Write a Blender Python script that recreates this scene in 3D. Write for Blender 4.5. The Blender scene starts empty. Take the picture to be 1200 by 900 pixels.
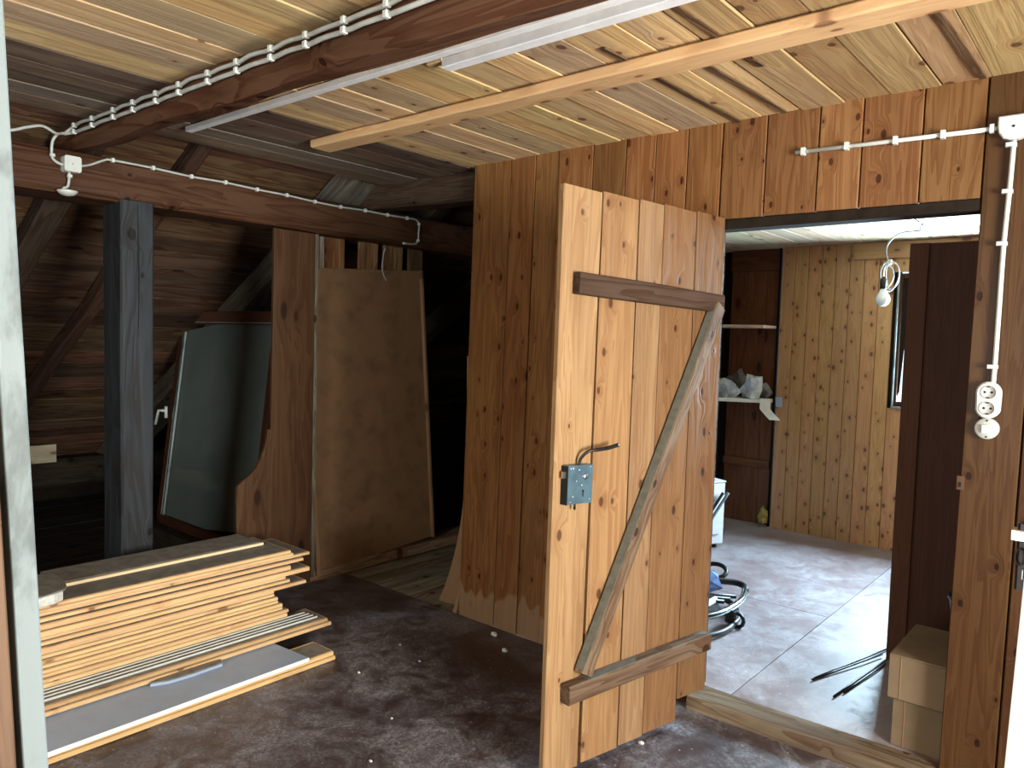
import bpy, bmesh, math, random
from mathutils import Matrix, Vector, noise
random.seed(7)
V = Vector
SC = bpy.context.scene
COL = SC.collection

# ------------------------------------------------------------------ camera
cam_d = bpy.data.cameras.new('camera')
cam_d.sensor_width = 36.0
cam_d.lens = 884.7 / 1200 * 36.0
cam_d.clip_start = 0.02
cam = bpy.data.objects.new('camera', cam_d)
R = Matrix(((0.762, -0.060, 0.644), (0.646, 0.026, -0.763), (0.029, 0.998, 0.058)))
q = R.to_quaternion(); q.normalize()
cam.matrix_world = Matrix.Translation((0, 0, 1.45)) @ q.to_matrix().to_4x4()
COL.objects.link(cam)
SC.camera = cam

# ------------------------------------------------------------------ light and exposure
SC.view_settings.view_transform = 'Standard'
SC.view_settings.look = 'None'
SC.view_settings.gamma = 1
SC.view_settings.use_curve_mapping = False
SC.view_settings.exposure = 0.78
w = bpy.data.worlds.new('overcast'); SC.world = w; w.use_nodes = True
w.node_tree.nodes['Background'].inputs[0].default_value = (0.72, 0.86, 1.0, 1)
w.node_tree.nodes['Background'].inputs[1].default_value = 1.6


def area(name, loc, aim, sx, sy, watts, color):
    d = bpy.data.lights.new(name, 'AREA'); d.shape = 'RECTANGLE'
    d.size = sx; d.size_y = sy; d.energy = watts; d.color = color
    o = bpy.data.objects.new(name, d); COL.objects.link(o)
    o.location = loc
    o.rotation_euler = (V(aim) - V(loc)).to_track_quat('-Z', 'Z').to_euler()
    return o


area('daylight_right', (2.42, 1.0, 1.40), (0.0, 1.0, 2.35), 1.55, 1.25, 300, (1.0, 0.975, 0.935))
area('daylight_behind', (-0.9, -2.30, 1.45), (-0.9, 0.0, 2.30), 1.5, 1.1, 90, (1.0, 0.975, 0.935))
area('daylight_far', (-0.72, 6.02, 1.53), (-0.78, 4.0, 1.30), 1.2, 0.9, 430, (0.66, 0.82, 1.0))


# ------------------------------------------------------------------ node helpers
def mat(name):
    m = bpy.data.materials.new(name); m.use_nodes = True
    nt = m.node_tree
    return m, nt, nt.nodes['Principled BSDF']


def N(nt, t, **kw):
    n = nt.nodes.new(t)
    for k, v in kw.items():
        if k.startswith('i_'):
            n.inputs[int(k[2:])].default_value = v
        else:
            setattr(n, k, v)
    return n


def mth(nt, op, a, b=None, c=None, clamp=False):
    n = nt.nodes.new('ShaderNodeMath'); n.operation = op; n.use_clamp = clamp
    for i, v in enumerate((a, b, c)):
        if v is None: continue
        if isinstance(v, (int, float)): n.inputs[i].default_value = v
        else: nt.links.new(v, n.inputs[i])
    return n.outputs[0]


def smooth(nt, val, lo, hi):
    n = N(nt, 'ShaderNodeMapRange', interpolation_type='SMOOTHSTEP')
    n.inputs[1].default_value = lo; n.inputs[2].default_value = hi
    nt.links.new(val, n.inputs[0])
    return n.outputs[0]


def mixc(nt, f, a, b, mode='MIX'):
    n = nt.nodes.new('ShaderNodeMix'); n.data_type = 'RGBA'; n.blend_type = mode
    for s, v in ((n.inputs[0], f), (n.inputs[6], a), (n.inputs[7], b)):
        if isinstance(v, (int, float)): s.default_value = v
        elif isinstance(v, tuple): s.default_value = (*v, 1) if len(v) == 3 else v
        else: nt.links.new(v, s)
    return n.outputs[2]


def noise_n(nt, vec, sc, detail=4, rough=.6, dist=0):
    n = N(nt, 'ShaderNodeTexNoise'); n.inputs['Scale'].default_value = sc
    n.inputs['Detail'].default_value = detail; n.inputs['Roughness'].default_value = rough
    n.inputs['Distortion'].default_value = dist
    nt.links.new(vec, n.inputs['Vector'])
    return n.outputs[0]


def scl(nt, vec, s):
    n = N(nt, 'ShaderNodeVectorMath', operation='MULTIPLY'); n.inputs[1].default_value = s
    nt.links.new(vec, n.inputs[0]); return n.outputs[0]


def wood(name, contrast=.5, knot=.6, rough=.55, kn=(5, 7), ksize=.1, blotch=.25, blotch_col=(.25, .2, .17),
         fine=.25, bump=.25, grow=15, kdark=.25, foot=False, spec=.5):
    """Plank wood: local x runs along the grain; obj.color is the timber's own colour."""
    m, nt, b = mat(name)
    L = nt.links.new
    tc = N(nt, 'ShaderNodeTexCoord'); oi = N(nt, 'ShaderNodeObjectInfo')
    off = N(nt, 'ShaderNodeVectorMath', operation='SCALE'); off.inputs[0].default_value = (37, 17, 53)
    L(oi.outputs['Random'], off.inputs['Scale'])
    add = N(nt, 'ShaderNodeVectorMath', operation='ADD'); L(tc.outputs['Object'], add.inputs[0]); L(off.outputs[0], add.inputs[1])
    P = add.outputs[0]
    vor = N(nt, 'ShaderNodeTexVoronoi', voronoi_dimensions='2D'); vor.inputs['Scale'].default_value = 1
    vor.inputs['Randomness'].default_value = .85
    L(scl(nt, P, (kn[0], kn[1], 0)), vor.inputs['Vector'])
    sep = N(nt, 'ShaderNodeSeparateColor'); L(vor.outputs['Color'], sep.inputs[0])
    on = mth(nt, 'LESS_THAN', sep.outputs[0], knot)
    sz = mth(nt, 'MULTIPLY_ADD', sep.outputs[1], ksize * .9, ksize * .45)
    d = vor.outputs['Distance']
    dn = mth(nt, 'DIVIDE', d, sz)
    core = mth(nt, 'MULTIPLY', smooth(nt, dn, 1.15, .7), on)
    halo = mth(nt, 'MULTIPLY', smooth(nt, dn, 4.5, .4), on)
    sx = N(nt, 'ShaderNodeSeparateXYZ'); L(P, sx.inputs[0])
    yy = mth(nt, 'MULTIPLY_ADD', halo, .035, sx.outputs[1])
    cx = N(nt, 'ShaderNodeCombineXYZ'); L(sx.outputs[0], cx.inputs[0]); L(yy, cx.inputs[1]); L(sx.outputs[2], cx.inputs[2])
    Q = cx.outputs[0]
    g1 = noise_n(nt, scl(nt, Q, (.9, grow, grow)), 1, 3, .55, .6)
    w1 = mth(nt, 'FRACT', mth(nt, 'MULTIPLY', g1, 7))
    w1 = smooth(nt, w1, 0, .9)
    g2 = noise_n(nt, scl(nt, Q, (3, 130, 130)), 1, 2, .7)
    g3 = noise_n(nt, scl(nt, P, (.8, 4, 4)), 1, 4, .6, .3)
    v = mth(nt, 'ADD', mth(nt, 'MULTIPLY', w1, .45), mth(nt, 'MULTIPLY', g1, .55))
    v = mth(nt, 'ADD', v, mth(nt, 'MULTIPLY', mth(nt, 'SUBTRACT', g2, .5), fine))
    v = mth(nt, 'SUBTRACT', v, .5)
    fac = mth(nt, 'MULTIPLY_ADD', v, contrast * 1.6, 1.0)
    dark = mixc(nt, 1.0, oi.outputs['Color'], (.62, .42, .30), 'MULTIPLY')
    lite = mixc(nt, 1.0, oi.outputs['Color'], (1.18, 1.2, 1.12), 'MULTIPLY')
    c = mixc(nt, mth(nt, 'MULTIPLY_ADD', v, contrast * 2.2, .62, clamp=True), dark, lite)
    c = mixc(nt, mth(nt, 'MULTIPLY', smooth(nt, g3, .48, .7), blotch), c, blotch_col)
    c = mixc(nt, mth(nt, 'MULTIPLY', halo, .35), c, dark)
    kc = mixc(nt, 1.0, oi.outputs['Color'], (kdark, kdark * .65, kdark * .5), 'MULTIPLY')
    c = mixc(nt, mth(nt, 'MULTIPLY', core, .9), c, kc)
    if foot:      # varnish worn off near the foot of the planks, in scalloped patches
        h = mth(nt, 'ADD', tc_x(nt, tc), mth(nt, 'MULTIPLY', mth(nt, 'SUBTRACT', noise_n(nt, scl(nt, P, (1, 11, 1)), 1, 1), .5), .35))
        c = mixc(nt, mth(nt, 'MULTIPLY', smooth(nt, h, .15, .12), .6), c, (.30, .20, .12))
    L(c, b.inputs['Base Color'])
    b.inputs['Roughness'].default_value = rough
    b.inputs['Specular IOR Level'].default_value = spec
    bp = N(nt, 'ShaderNodeBump'); bp.inputs['Strength'].default_value = bump; bp.inputs['Distance'].default_value = .004
    L(mth(nt, 'ADD', mth(nt, 'MULTIPLY', g2, .5), mth(nt, 'ADD', w1, mth(nt, 'MULTIPLY', core, -1))), bp.inputs['Height'])
    L(bp.outputs[0], b.inputs['Normal'])
    return m


def tc_x(nt, tc):
    s = N(nt, 'ShaderNodeSeparateXYZ'); nt.links.new(tc.outputs['Object'], s.inputs[0]); return s.outputs[0]


def plain(name, col, rough=.5, metal=0, nz=0, nscale=20, bump=0, spec=.5, trans=0, col2=None, lo=.4, hi=.65, stretch=(1, 1, 1)):
    m, nt, b = mat(name)
    b.inputs['Base Color'].default_value = (*col, 1)
    b.inputs['Roughness'].default_value = rough
    b.inputs['Metallic'].default_value = metal
    b.inputs['Specular IOR Level'].default_value = spec
    tc = N(nt, 'ShaderNodeTexCoord')
    n = noise_n(nt, scl(nt, tc.outputs['Object'], stretch), nscale, 5, .6, .2)
    if col2 is None: col2 = tuple(c * (1 - nz) for c in col)
    nt.links.new(mixc(nt, smooth(nt, n, lo, hi), col, col2), b.inputs['Base Color'])
    if bump:
        bp = N(nt, 'ShaderNodeBump'); bp.inputs['Strength'].default_value = bump; bp.inputs['Distance'].default_value = .003
        nt.links.new(n, bp.inputs['Height']); nt.links.new(bp.outputs[0], b.inputs['Normal'])
    return m


def dusty_floor(name, base, base2, dust, amt, rough, speck=.5, rmin=.3):
    m, nt, b = mat(name); L = nt.links.new
    tc = N(nt, 'ShaderNodeTexCoord'); P = tc.outputs['Object']
    n1 = noise_n(nt, P, 1.6, 6, .65, .4)
    n2 = noise_n(nt, P, 7, 6, .7, 1.2)
    n3 = noise_n(nt, scl(nt, P, (1, 1, 1)), 38, 4, .7, 2.5)
    c = mixc(nt, smooth(nt, n1, .35, .65), base, base2)
    f = mth(nt, 'MULTIPLY', smooth(nt, n1, .30, .58), smooth(nt, n2, .32, .66))
    f = mth(nt, 'MULTIPLY', f, mth(nt, 'MULTIPLY_ADD', smooth(nt, n3, .4, .62), .75, .25))
    c = mixc(nt, mth(nt, 'MULTIPLY', f, amt, clamp=True), c, dust)
    vor = N(nt, 'ShaderNodeTexVoronoi'); vor.inputs['Scale'].default_value = 34; L(P, vor.inputs['Vector'])
    sp = N(nt, 'ShaderNodeSeparateColor'); L(vor.outputs['Color'], sp.inputs[0])
    s = mth(nt, 'MULTIPLY', smooth(nt, vor.outputs['Distance'], .16, .08), mth(nt, 'LESS_THAN', sp.outputs[0], .12))
    c = mixc(nt, mth(nt, 'MULTIPLY', s, speck), c, (.55, .52, .48))
    L(c, b.inputs['Base Color'])
    r = mth(nt, 'MULTIPLY_ADD', f, .35, rmin); L(r, b.inputs['Roughness'])
    b.inputs['Specular IOR Level'].default_value = rough
    bp = N(nt, 'ShaderNodeBump'); bp.inputs['Strength'].default_value = .25; bp.inputs['Distance'].default_value = .004
    L(mth(nt, 'ADD', n2, mth(nt, 'MULTIPLY', n3, .3)), bp.inputs['Height']); L(bp.outputs[0], b.inputs['Normal'])
    return m


def glass(name, tint=(.9, .97, .97), refl=.12, dirt=0.0, dirtcol=(.2, .25, .24)):
    m, nt, b = mat(name); L = nt.links.new
    nt.nodes.remove(b); out = nt.nodes['Material Output']
    tr = N(nt, 'ShaderNodeBsdfTransparent'); tr.inputs[0].default_value = (*tint, 1)
    gl = N(nt, 'ShaderNodeBsdfGlossy'); gl.inputs['Roughness'].default_value = .08
    mx = N(nt, 'ShaderNodeMixShader'); mx.inputs[0].default_value = refl
    L(tr.outputs[0], mx.inputs[1]); L(gl.outputs[0], mx.inputs[2])
    o = mx.outputs[0]
    if dirt:
        tc = N(nt, 'ShaderNodeTexCoord'); n = noise_n(nt, tc.outputs['Object'], 3, 5, .6)
        df = N(nt, 'ShaderNodeBsdfDiffuse'); df.inputs[0].default_value = (*dirtcol, 1)
        m2 = N(nt, 'ShaderNodeMixShader'); L(mth(nt, 'MULTIPLY_ADD', n, .25, dirt), m2.inputs[0])
        L(o, m2.inputs[1]); L(df.outputs[0], m2.inputs[2]); o = m2.outputs[0]
    L(o, out.inputs[0])
    return m


M = {}
M['ceil'] = wood('ceiling_timber', .26, .3, .75, ksize=.09, blotch=.45, blotch_col=(.36, .255, .17), grow=13, spec=.25)
M['panel'] = wood('stained_pine', .5, .38, .42, kn=(6, 12), ksize=.09, blotch=.4, blotch_col=(.075, .028, .011), grow=14, kdark=.22, foot=True, spec=.15)
M['ptop'] = wood('stained_pine_short', .5, .5, .42, kn=(7, 12), ksize=.09, blotch=.35, blotch_col=(.075, .030, .012), grow=14, kdark=.22, spec=.12)
M['leaf'] = wood('door_pine', .38, .42, .5, kn=(6, 10), ksize=.09, blotch=.5, blotch_col=(.15, .075, .032), grow=14, kdark=.25, spec=.2)
M['fresh'] = wood('fresh_pine', .2, .8, .6, kn=(4, 9), ksize=.1, blotch=.15, blotch_col=(.52, .34, .18), grow=9, kdark=.3, bump=.08, fine=.12)
M['tg'] = wood('knotty_pine', .32, .85, .5, kn=(7, 12), ksize=.10, blotch=.15, blotch_col=(.36, .19, .08), grow=15, kdark=.22, bump=.12)
M['old'] = wood('old_timber', .7, .3, .8, blotch=.55, blotch_col=(.035, .018, .012), grow=12, fine=.5, bump=.6, spec=.08)
M['roof'] = wood('roof_board', 1.0, .4, .8, kn=(2, 6), blotch=.65, blotch_col=(.02, .011, .007), grow=9, fine=.6, bump=.4, spec=.15)
M['black'] = wood('tarred_timber', .5, .3, .55, ksize=.12, blotch=.5, blotch_col=(.006, .007, .010), grow=7, fine=.5, bump=.4, spec=.2)
M['log'] = wood('hewn_beam', .8, .2, .6, blotch=.6, blotch_col=(.035, .016, .010), grow=8, fine=.5, bump=.8, spec=.15)
M['hard'] = plain('hardboard', (.235, .130, .062), .75, col2=(.13, .070, .034), nscale=7, bump=.1, lo=.42, hi=.85)
M['white'] = plain('white_plastic', (.56, .57, .53), .4, nz=.12, nscale=14)
M['cable'] = plain('grey_white_cable', (.42, .42, .39), .5, nz=.15, nscale=30)
M['trunk'] = plain('white_enamel', (.93, .94, .95), .35, nz=.1, nscale=9)
M['wpaint'] = plain('flaking_white_paint', (.27, .31, .31), .6, spec=.2, col2=(.15, .17, .165), nscale=12, bump=.4, lo=.5, hi=.7, stretch=(.4, 1, 1))
M['dark'] = plain('shadowy_backing', (.02, .014, .010), .9, nz=.3, spec=.05)
M['iron'] = plain('dark_iron', (.035, .028, .024), .4, .7, nz=.5, nscale=40)
M['blued'] = plain('blue_grey_steel', (.085, .15, .19), .38, .35, col2=(.06, .10, .13), nscale=14)
M['steel'] = plain('bare_steel', (.6, .6, .6), .28, 1, nz=.2)
M['hole'] = plain('black_hole', (.004, .004, .004), .9)
M['floor1'] = dusty_floor('dark_red_floor_paint', (.040, .024, .025), (.070, .048, .050), (.33, .33, .36), .8, .5, rmin=.34)
M['floor2'] = dusty_floor('worn_red_floor_paint', (.19, .135, .135), (.25, .205, .21), (.42, .43, .48), .6, .5, speck=.6, rmin=.40)
M['bluepanel'] = plain('blue_grey_laminate', (.33, .40, .52), .5, col2=(.30, .365, .475), nscale=5)
M['chalk'] = plain('chalk_core', (.66, .66, .60), .9, nz=.2, nscale=60, bump=.8)
M['dust'] = plain('dusty_grey_top', (.20, .175, .145), .9, nz=.3, nscale=18)
M['dustgreen'] = plain('greenish_dust', (.105, .095, .070), .95, nz=.25, nscale=30)
M['card'] = plain('cardboard', (.15, .098, .052), .8, nz=.15, nscale=6)
M['ward'] = wood('dark_veneer', .3, .0, .6, spec=.1, blotch=.2, blotch_col=(.03, .012, .008), grow=18, bump=.05)
M['alcove'] = wood('dark_stained_panel', .6, .25, .5, kn=(3, 7), spec=.3, ksize=.12, blotch=.35, blotch_col=(.04, .014, .007), grow=10)
M['glass'] = glass('window_glass')
M['dirtyglass'] = glass('dusty_glass', (.35, .42, .40), .10, .45, (.17, .205, .19))
M['plastic'] = plain('crumpled_film', (.62, .68, .72), .25, nz=.45, nscale=9, bump=.6)
M['greyfilm'] = plain('grey_film', (.17, .16, .16), .25, nz=.4, nscale=9, bump=.6)
M['paper'] = plain('paper', (.74, .74, .68), .8, nz=.1)
M['enamel'] = plain('white_enamelled_sheet', (.80, .83, .84), .25, nz=.08)
M['rubber'] = plain('black_rubber', (.012, .012, .013), .45, nz=.3)
M['greyhose'] = plain('grey_hose', (.20, .23, .26), .45, nz=.25)
M['chrome'] = plain('chrome', (.55, .68, .70), .16, 1, nz=.1)
M['bluecloth'] = plain('blue_cloth', (.09, .19, .45), .85, col2=(.02, .04, .12), nscale=8, bump=.6)
M['redcloth'] = plain('red_cloth', (.62, .07, .09), .85, col2=(.70, .25, .30), nscale=9, bump=.6)
M['opal'] = plain('opal_glass', (.80, .88, .92), .2, nz=.02)
M['wool'] = plain('yellow_mineral_wool', (.42, .33, .10), 1, nz=.5, nscale=40, bump=1)
M['bucket'] = plain('blue_plastic', (.02, .04, .06), .4, nz=.2)
M['birch'] = plain('bare_bark_grain', (.20, .11, .06), .6, col2=(.045, .018, .009), nscale=7, stretch=(.12, 1.6, 1.6), lo=.42, hi=.56, bump=.4)

# ------------------------------------------------------------------ object helpers
WM = {}


def link(name, me, m, Mw=None, parent=None, color=None, kind=None, label=None, cat=None, group=None):
    o = bpy.data.objects.new(name, me)
    COL.objects.link(o)
    if m and not me.materials: me.materials.append(m)
    Mw = Mw or Matrix.Identity(4)
    WM[o] = Mw
    if parent is not None:
        o.parent = parent
        o.matrix_basis = WM[parent].inverted() @ Mw
    else:
        o.matrix_basis = Mw
    if color: o.color = (*color, 1)
    tag(o, label, cat, group, kind)
    return o


def tag(o, label=None, cat=None, group=None, kind=None):
    if label: o['label'] = label
    if cat: o['category'] = cat
    if group: o['group'] = group
    if kind: o['kind'] = kind
    return o


def root(name, loc=(0, 0, 0), label=None, cat=None, group=None, kind=None, rz=0):
    o = bpy.data.objects.new(name, None); COL.objects.link(o)
    o.empty_display_size = .1
    WM[o] = Matrix.Translation(loc) @ Matrix.Rotation(rz, 4, 'Z')
    o.matrix_basis = WM[o]
    return tag(o, label, cat, group, kind)


def mesh_from(bm, name='m', smooth_=False):
    bmesh.ops.recalc_face_normals(bm, faces=bm.faces)
    me = bpy.data.meshes.new(name); bm.to_mesh(me); bm.free()
    if smooth_:
        for p in me.polygons: p.use_smooth = True
    return me


def frame(p0, p1, wdir):
    """matrix whose x runs p0->p1, y close to wdir"""
    p0 = V(p0); x = (V(p1) - p0); L = x.length; x.normalize()
    wd = V(wdir); y = (wd - x * wd.dot(x)).normalized(); z = x.cross(y)
    Mw = Matrix((x, y, z)).transposed().to_4x4(); Mw.translation = p0
    return Mw, L


def prism(prof, L, prof1=None, segs=1, wig=0, seed=0, taper=None):
    bm = bmesh.new(); rings = []
    for i in range(segs + 1):
        t = i / segs; ring = []
        for k, (y, z) in enumerate(prof):
            if prof1: y = y * (1 - t) + prof1[k][0] * t; z = z * (1 - t) + prof1[k][1] * t
            if wig:
                dy = noise.noise(V((t * L * 2.2 + seed, y * 9, z * 9))) * wig
                dz = noise.noise(V((t * L * 2.2 + seed + 50, y * 9, z * 9))) * wig
                y += dy; z += dz
            ring.append(bm.verts.new((t * L, y, z)))
        rings.append(ring)
    n = len(prof)
    for a, b2 in zip(rings, rings[1:]):
        for k in range(n):
            bm.faces.new((a[k], a[(k + 1) % n], b2[(k + 1) % n], b2[k]))
    bm.faces.new(rings[0][::-1]); bm.faces.new(rings[-1])
    return bm


def octo(w, t, ch):
    a, b2 = w / 2, t / 2
    return [(-a + ch, -b2), (a - ch, -b2), (a, -b2 + ch), (a, b2 - ch), (a - ch, b2), (-a + ch, b2), (-a, b2 - ch), (-a, -b2 + ch)]


def bar(name, p0, p1, w_, t_, wdir, m, color=(1, 1, 1), parent=None, ch=.003, w1=None, t1=None, segs=1, wig=0, **kw):
    """a timber from p0 to p1; w_ across wdir, t_ across the remaining direction; centred on the line"""
    Mw, L = frame(p0, p1, wdir)
    ch = min(ch, w_ * .3, t_ * .3)
    bm = prism(octo(w_, t_, ch), L, octo(w1 or w_, t1 or t_, ch) if (w1 or t1) else None, segs, wig, random.random() * 90)
    return link(name, mesh_from(bm, name), m, Mw, parent, color, **kw)


def block(name, lo, hi, m, color=(1, 1, 1), parent=None, ch=.003, axis=None, **kw):
    """axis-aligned chamfered box; grain along its longest side unless axis is given"""
    lo, hi = V(lo), V(hi); s = hi - lo; c = (lo + hi) / 2
    if axis is None: axis = max(range(3), key=lambda i: s[i])
    e = [V((1, 0, 0)), V((0, 1, 0)), V((0, 0, 1))]
    a2, a3 = [i for i in range(3) if i != axis]
    if s[a2] < s[a3]: a2, a3 = a3, a2
    p0 = c.copy(); p0[axis] = lo[axis]; p1 = c.copy(); p1[axis] = hi[axis]
    return bar(name, p0, p1, s[a2], s[a3], e[a2], m, color, parent, ch, **kw)


def tube(name, pts, r, m, parent=None, res=8, closed=False, **kw):
    pts = [V(p) for p in pts]
    n = len(pts); bm = bmesh.new(); rings = []
    prev = None
    for i, p in enumerate(pts):
        a = pts[(i - 1) % n] if (i or closed) else pts[0]
        b2 = pts[(i + 1) % n] if (i < n - 1 or closed) else pts[-1]
        d = (b2 - a).normalized()
        u = prev - d * prev.dot(d) if prev is not None else d.orthogonal()
        u.normalize(); prev = u; v = d.cross(u)
        rr = r[i] if isinstance(r, (list, tuple)) else r
        rings.append([bm.verts.new(p + (u * math.cos(2 * math.pi * k / res) + v * math.sin(2 * math.pi * k / res)) * rr) for k in range(res)])
    pairs = list(zip(rings, rings[1:])) + ([(rings[-1], rings[0])] if closed else [])
    for a, b2 in pairs:
        for k in range(res): bm.faces.new((a[k], a[(k + 1) % res], b2[(k + 1) % res], b2[k]))
    if not closed: bm.faces.new(rings[0][::-1]); bm.faces.new(rings[-1])
    return link(name, mesh_from(bm, name, True), m, None, parent, **kw)


def spline(pts, per=6):
    pts = [V(p) for p in pts]; out = []
    P = [pts[0]] + pts + [pts[-1]]
    for i in range(1, len(P) - 2):
        for k in range(per):
            t = k / per; a, b2, c, d = P[i - 1], P[i], P[i + 1], P[i + 2]
            out.append(.5 * ((2 * b2) + (-a + c) * t + (2 * a - 5 * b2 + 4 * c - d) * t * t + (-a + 3 * b2 - 3 * c + d) * t ** 3))
    out.append(pts[-1]); return out


def extrude_outline(name, outline, thick, Mw, m, color=(1, 1, 1), parent=None, bev=.002, **kw):
    """outline in local x,y, thickness along local z"""
    bm = bmesh.new()
    a = [bm.verts.new((x, y, 0)) for x, y in outline]
    f = bm.faces.new(a)
    r = bmesh.ops.extrude_face_region(bm, geom=[f])
    bmesh.ops.translate(bm, verts=[v for v in r['geom'] if isinstance(v, bmesh.types.BMVert)], vec=(0, 0, thick))
    if bev: bmesh.ops.bevel(bm, geom=[e for e in bm.edges if abs((e.verts[0].co - e.verts[1].co).z) < 1e-6], offset=bev, segments=1, affect='EDGES')
    return link(name, mesh_from(bm, name), m, Mw, parent, color, **kw)


def lathe(name, prof, m, Mw, parent=None, res=20, **kw):
    bm = bmesh.new(); rings = []
    for r, z in prof: rings.append([bm.verts.new((r * math.cos(2 * math.pi * k / res), r * math.sin(2 * math.pi * k / res), z)) for k in range(res)])
    for a, b2 in zip(rings, rings[1:]):
        for k in range(res): bm.faces.new((a[k], a[(k + 1) % res], b2[(k + 1) % res], b2[k]))
    bm.faces.new(rings[0][::-1]); bm.faces.new(rings[-1])
    return link(name, mesh_from(bm, name, True), m, Mw, parent, **kw)


def vary(c, a=.15, sat=.05):
    k = 1 + random.uniform(-a, a)
    return tuple(max(0, x * k * (1 + random.uniform(-sat, sat))) for x in c)


FY = Matrix.Rotation(math.radians(90), 4, 'X')    # local z -> -Y (things mounted on the boarded wall, facing the camera)
CE = 2.32

# ================================================================== SETTING
# --- floors
block('floor', (-3.68, -2.2, -.06), (2.4, 2.82, 0), M['floor1'], ch=.001, kind='structure', label='dusty dark red painted floor of the near room')
fl = root('floor', (-3.2, 4.5, 0), kind='structure', label='bare grey floorboards of the dark passage beyond the red floor')
for i in range(7):
    x = -3.683 + i * .14
    block('floor_board', (x + .002, 2.822, -.05), (x + .138, 7.2, -.004 + random.uniform(-.002, .002)), M['old'], vary((.24, .215, .17)), fl, axis=1)
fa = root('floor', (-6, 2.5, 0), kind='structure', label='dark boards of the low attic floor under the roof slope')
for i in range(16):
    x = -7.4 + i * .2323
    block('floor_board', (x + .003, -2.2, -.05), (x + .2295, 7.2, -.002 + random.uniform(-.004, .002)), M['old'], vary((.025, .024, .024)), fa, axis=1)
f2 = root('floor', (-1.2, 4.3, .05), kind='structure', label='worn reddish floor of the back room beyond the threshold')
for (x0, x1, y0, y1) in ((-2.70, -1.212, 2.86, 4.05), (-2.70, -1.212, 4.053, 5.9), (-1.209, .9, 2.86, 5.9)):
    block('floor_sheet', (x0, y0, -.06), (x1, y1, .05), M['floor2'], parent=f2, ch=.0015)

# --- ceiling of the near room: single boards running away from the camera
cl = root('ceiling', (-1, 0, CE), kind='structure', label='rough sawn board ceiling of the near room, golden to grey brown')
seams = [-3.47, -3.30, -3.16, -3.03, -2.88, -2.716, -2.55, -2.40, -2.25, -2.07, -1.94, -1.805, -1.66, -1.528, -1.36, -1.18, -1.035, -.882, -.728, -.575, -.435, -.26]
x = -.26
while x < 2.4: x += random.uniform(.15, .2); seams.append(x)
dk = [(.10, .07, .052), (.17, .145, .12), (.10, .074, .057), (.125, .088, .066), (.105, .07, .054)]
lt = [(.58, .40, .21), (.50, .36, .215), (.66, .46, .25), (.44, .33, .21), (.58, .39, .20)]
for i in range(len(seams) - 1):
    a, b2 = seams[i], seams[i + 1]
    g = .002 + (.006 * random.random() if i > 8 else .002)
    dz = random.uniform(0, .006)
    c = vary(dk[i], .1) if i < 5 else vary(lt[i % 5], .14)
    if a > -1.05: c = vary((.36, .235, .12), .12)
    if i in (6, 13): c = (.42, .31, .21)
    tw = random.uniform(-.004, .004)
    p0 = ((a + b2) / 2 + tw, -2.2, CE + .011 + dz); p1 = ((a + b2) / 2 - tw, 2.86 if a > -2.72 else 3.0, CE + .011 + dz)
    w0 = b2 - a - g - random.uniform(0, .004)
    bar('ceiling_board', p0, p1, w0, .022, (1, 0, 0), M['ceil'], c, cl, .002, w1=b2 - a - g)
block('ceiling_deck', (-3.47, -2.2, CE + .045), (2.4, 3.0, CE + .07), M['dark'], parent=cl)
for xx, yy0, yy1 in ((-1.285, 1.9, 2.82), (-.985, 1.7, 2.3), (-.47, 2.05, 2.8), (-1.10, 2.1, 2.8)):   # waney bark strips left in the joints
    bar('bark_strip', (xx - .012, yy0, CE - .001), (xx + .012, yy1, CE - .001), .022, .006, (1, 0, 0), M['old'], (.10, .06, .035), cl, .001, segs=8, wig=.006)

# --- roof slope
rs = root('ceiling', (-5, 2.5, 1.4), kind='structure', label='sloping roof boards of the dark attic behind the red purlin')
dsl = V((-3.4, 0, -2.25)).normalized(); nrm = V((-2.25, 0, 3.4)).normalized()
top = V((-2.6, 0, 3.13))
k = 0; s = 0
while s < 5.3:
    wv = random.uniform(.13, .19)
    c0 = top + dsl * (s + wv / 2) + nrm * (.012 + random.uniform(0, .006))
    bar('roof_board', (c0.x, -2.2, c0.z), (c0.x, 7.2, c0.z), wv - .004, .022, dsl, M['roof'], vary((.072, .041, .025), .4, .1), rs, .002)
    s += wv
cb = top + dsl * 2.65 + nrm * .05
bar('roof_deck', (cb.x, -2.3, cb.z), (cb.x, 7.3, cb.z), 5.6, .02, dsl, M['dark'], parent=rs)

# --- outer walls of the attic and of the near room
block('wall_left', (-7.05, -2.25, -.05), (-7.0, 7.25, .35), M['dark'], kind='structure', label='low dark eaves wall of the attic')
block('wall_far', (-7.4, 7.2, -.05), (-2.70, 7.25, 3.2), M['old'], (.03, .02, .015), axis=0, kind='structure', label='dark end wall of the attic passage')
block('wall_side', (-2.725, 2.905, -.05), (-2.705, 7.2, 3.0), M['old'], (.04, .028, .02), axis=1, kind='structure', label='dark boarded side of the passage')
wb = root('wall_rear', (-1, -2.22, 0), kind='structure', label='boarded wall behind the camera with a window')
for (a, b2, z0, z1) in ((-7.4, -1.65, -.05, 3.1), (-.15, 2.4, -.05, 2.45), (-1.65, -.15, -.05, .9), (-1.65, -.15, 2.0, 2.45)):
    block('wall_panel', (a, -2.25, z0), (b2, -2.2, z1), M['panel'], (.2, .1, .045), wb, axis=2)
wr = root('wall_right', (2.4, 0, 0), kind='structure', label='boarded wall right of the camera with a window')
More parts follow.
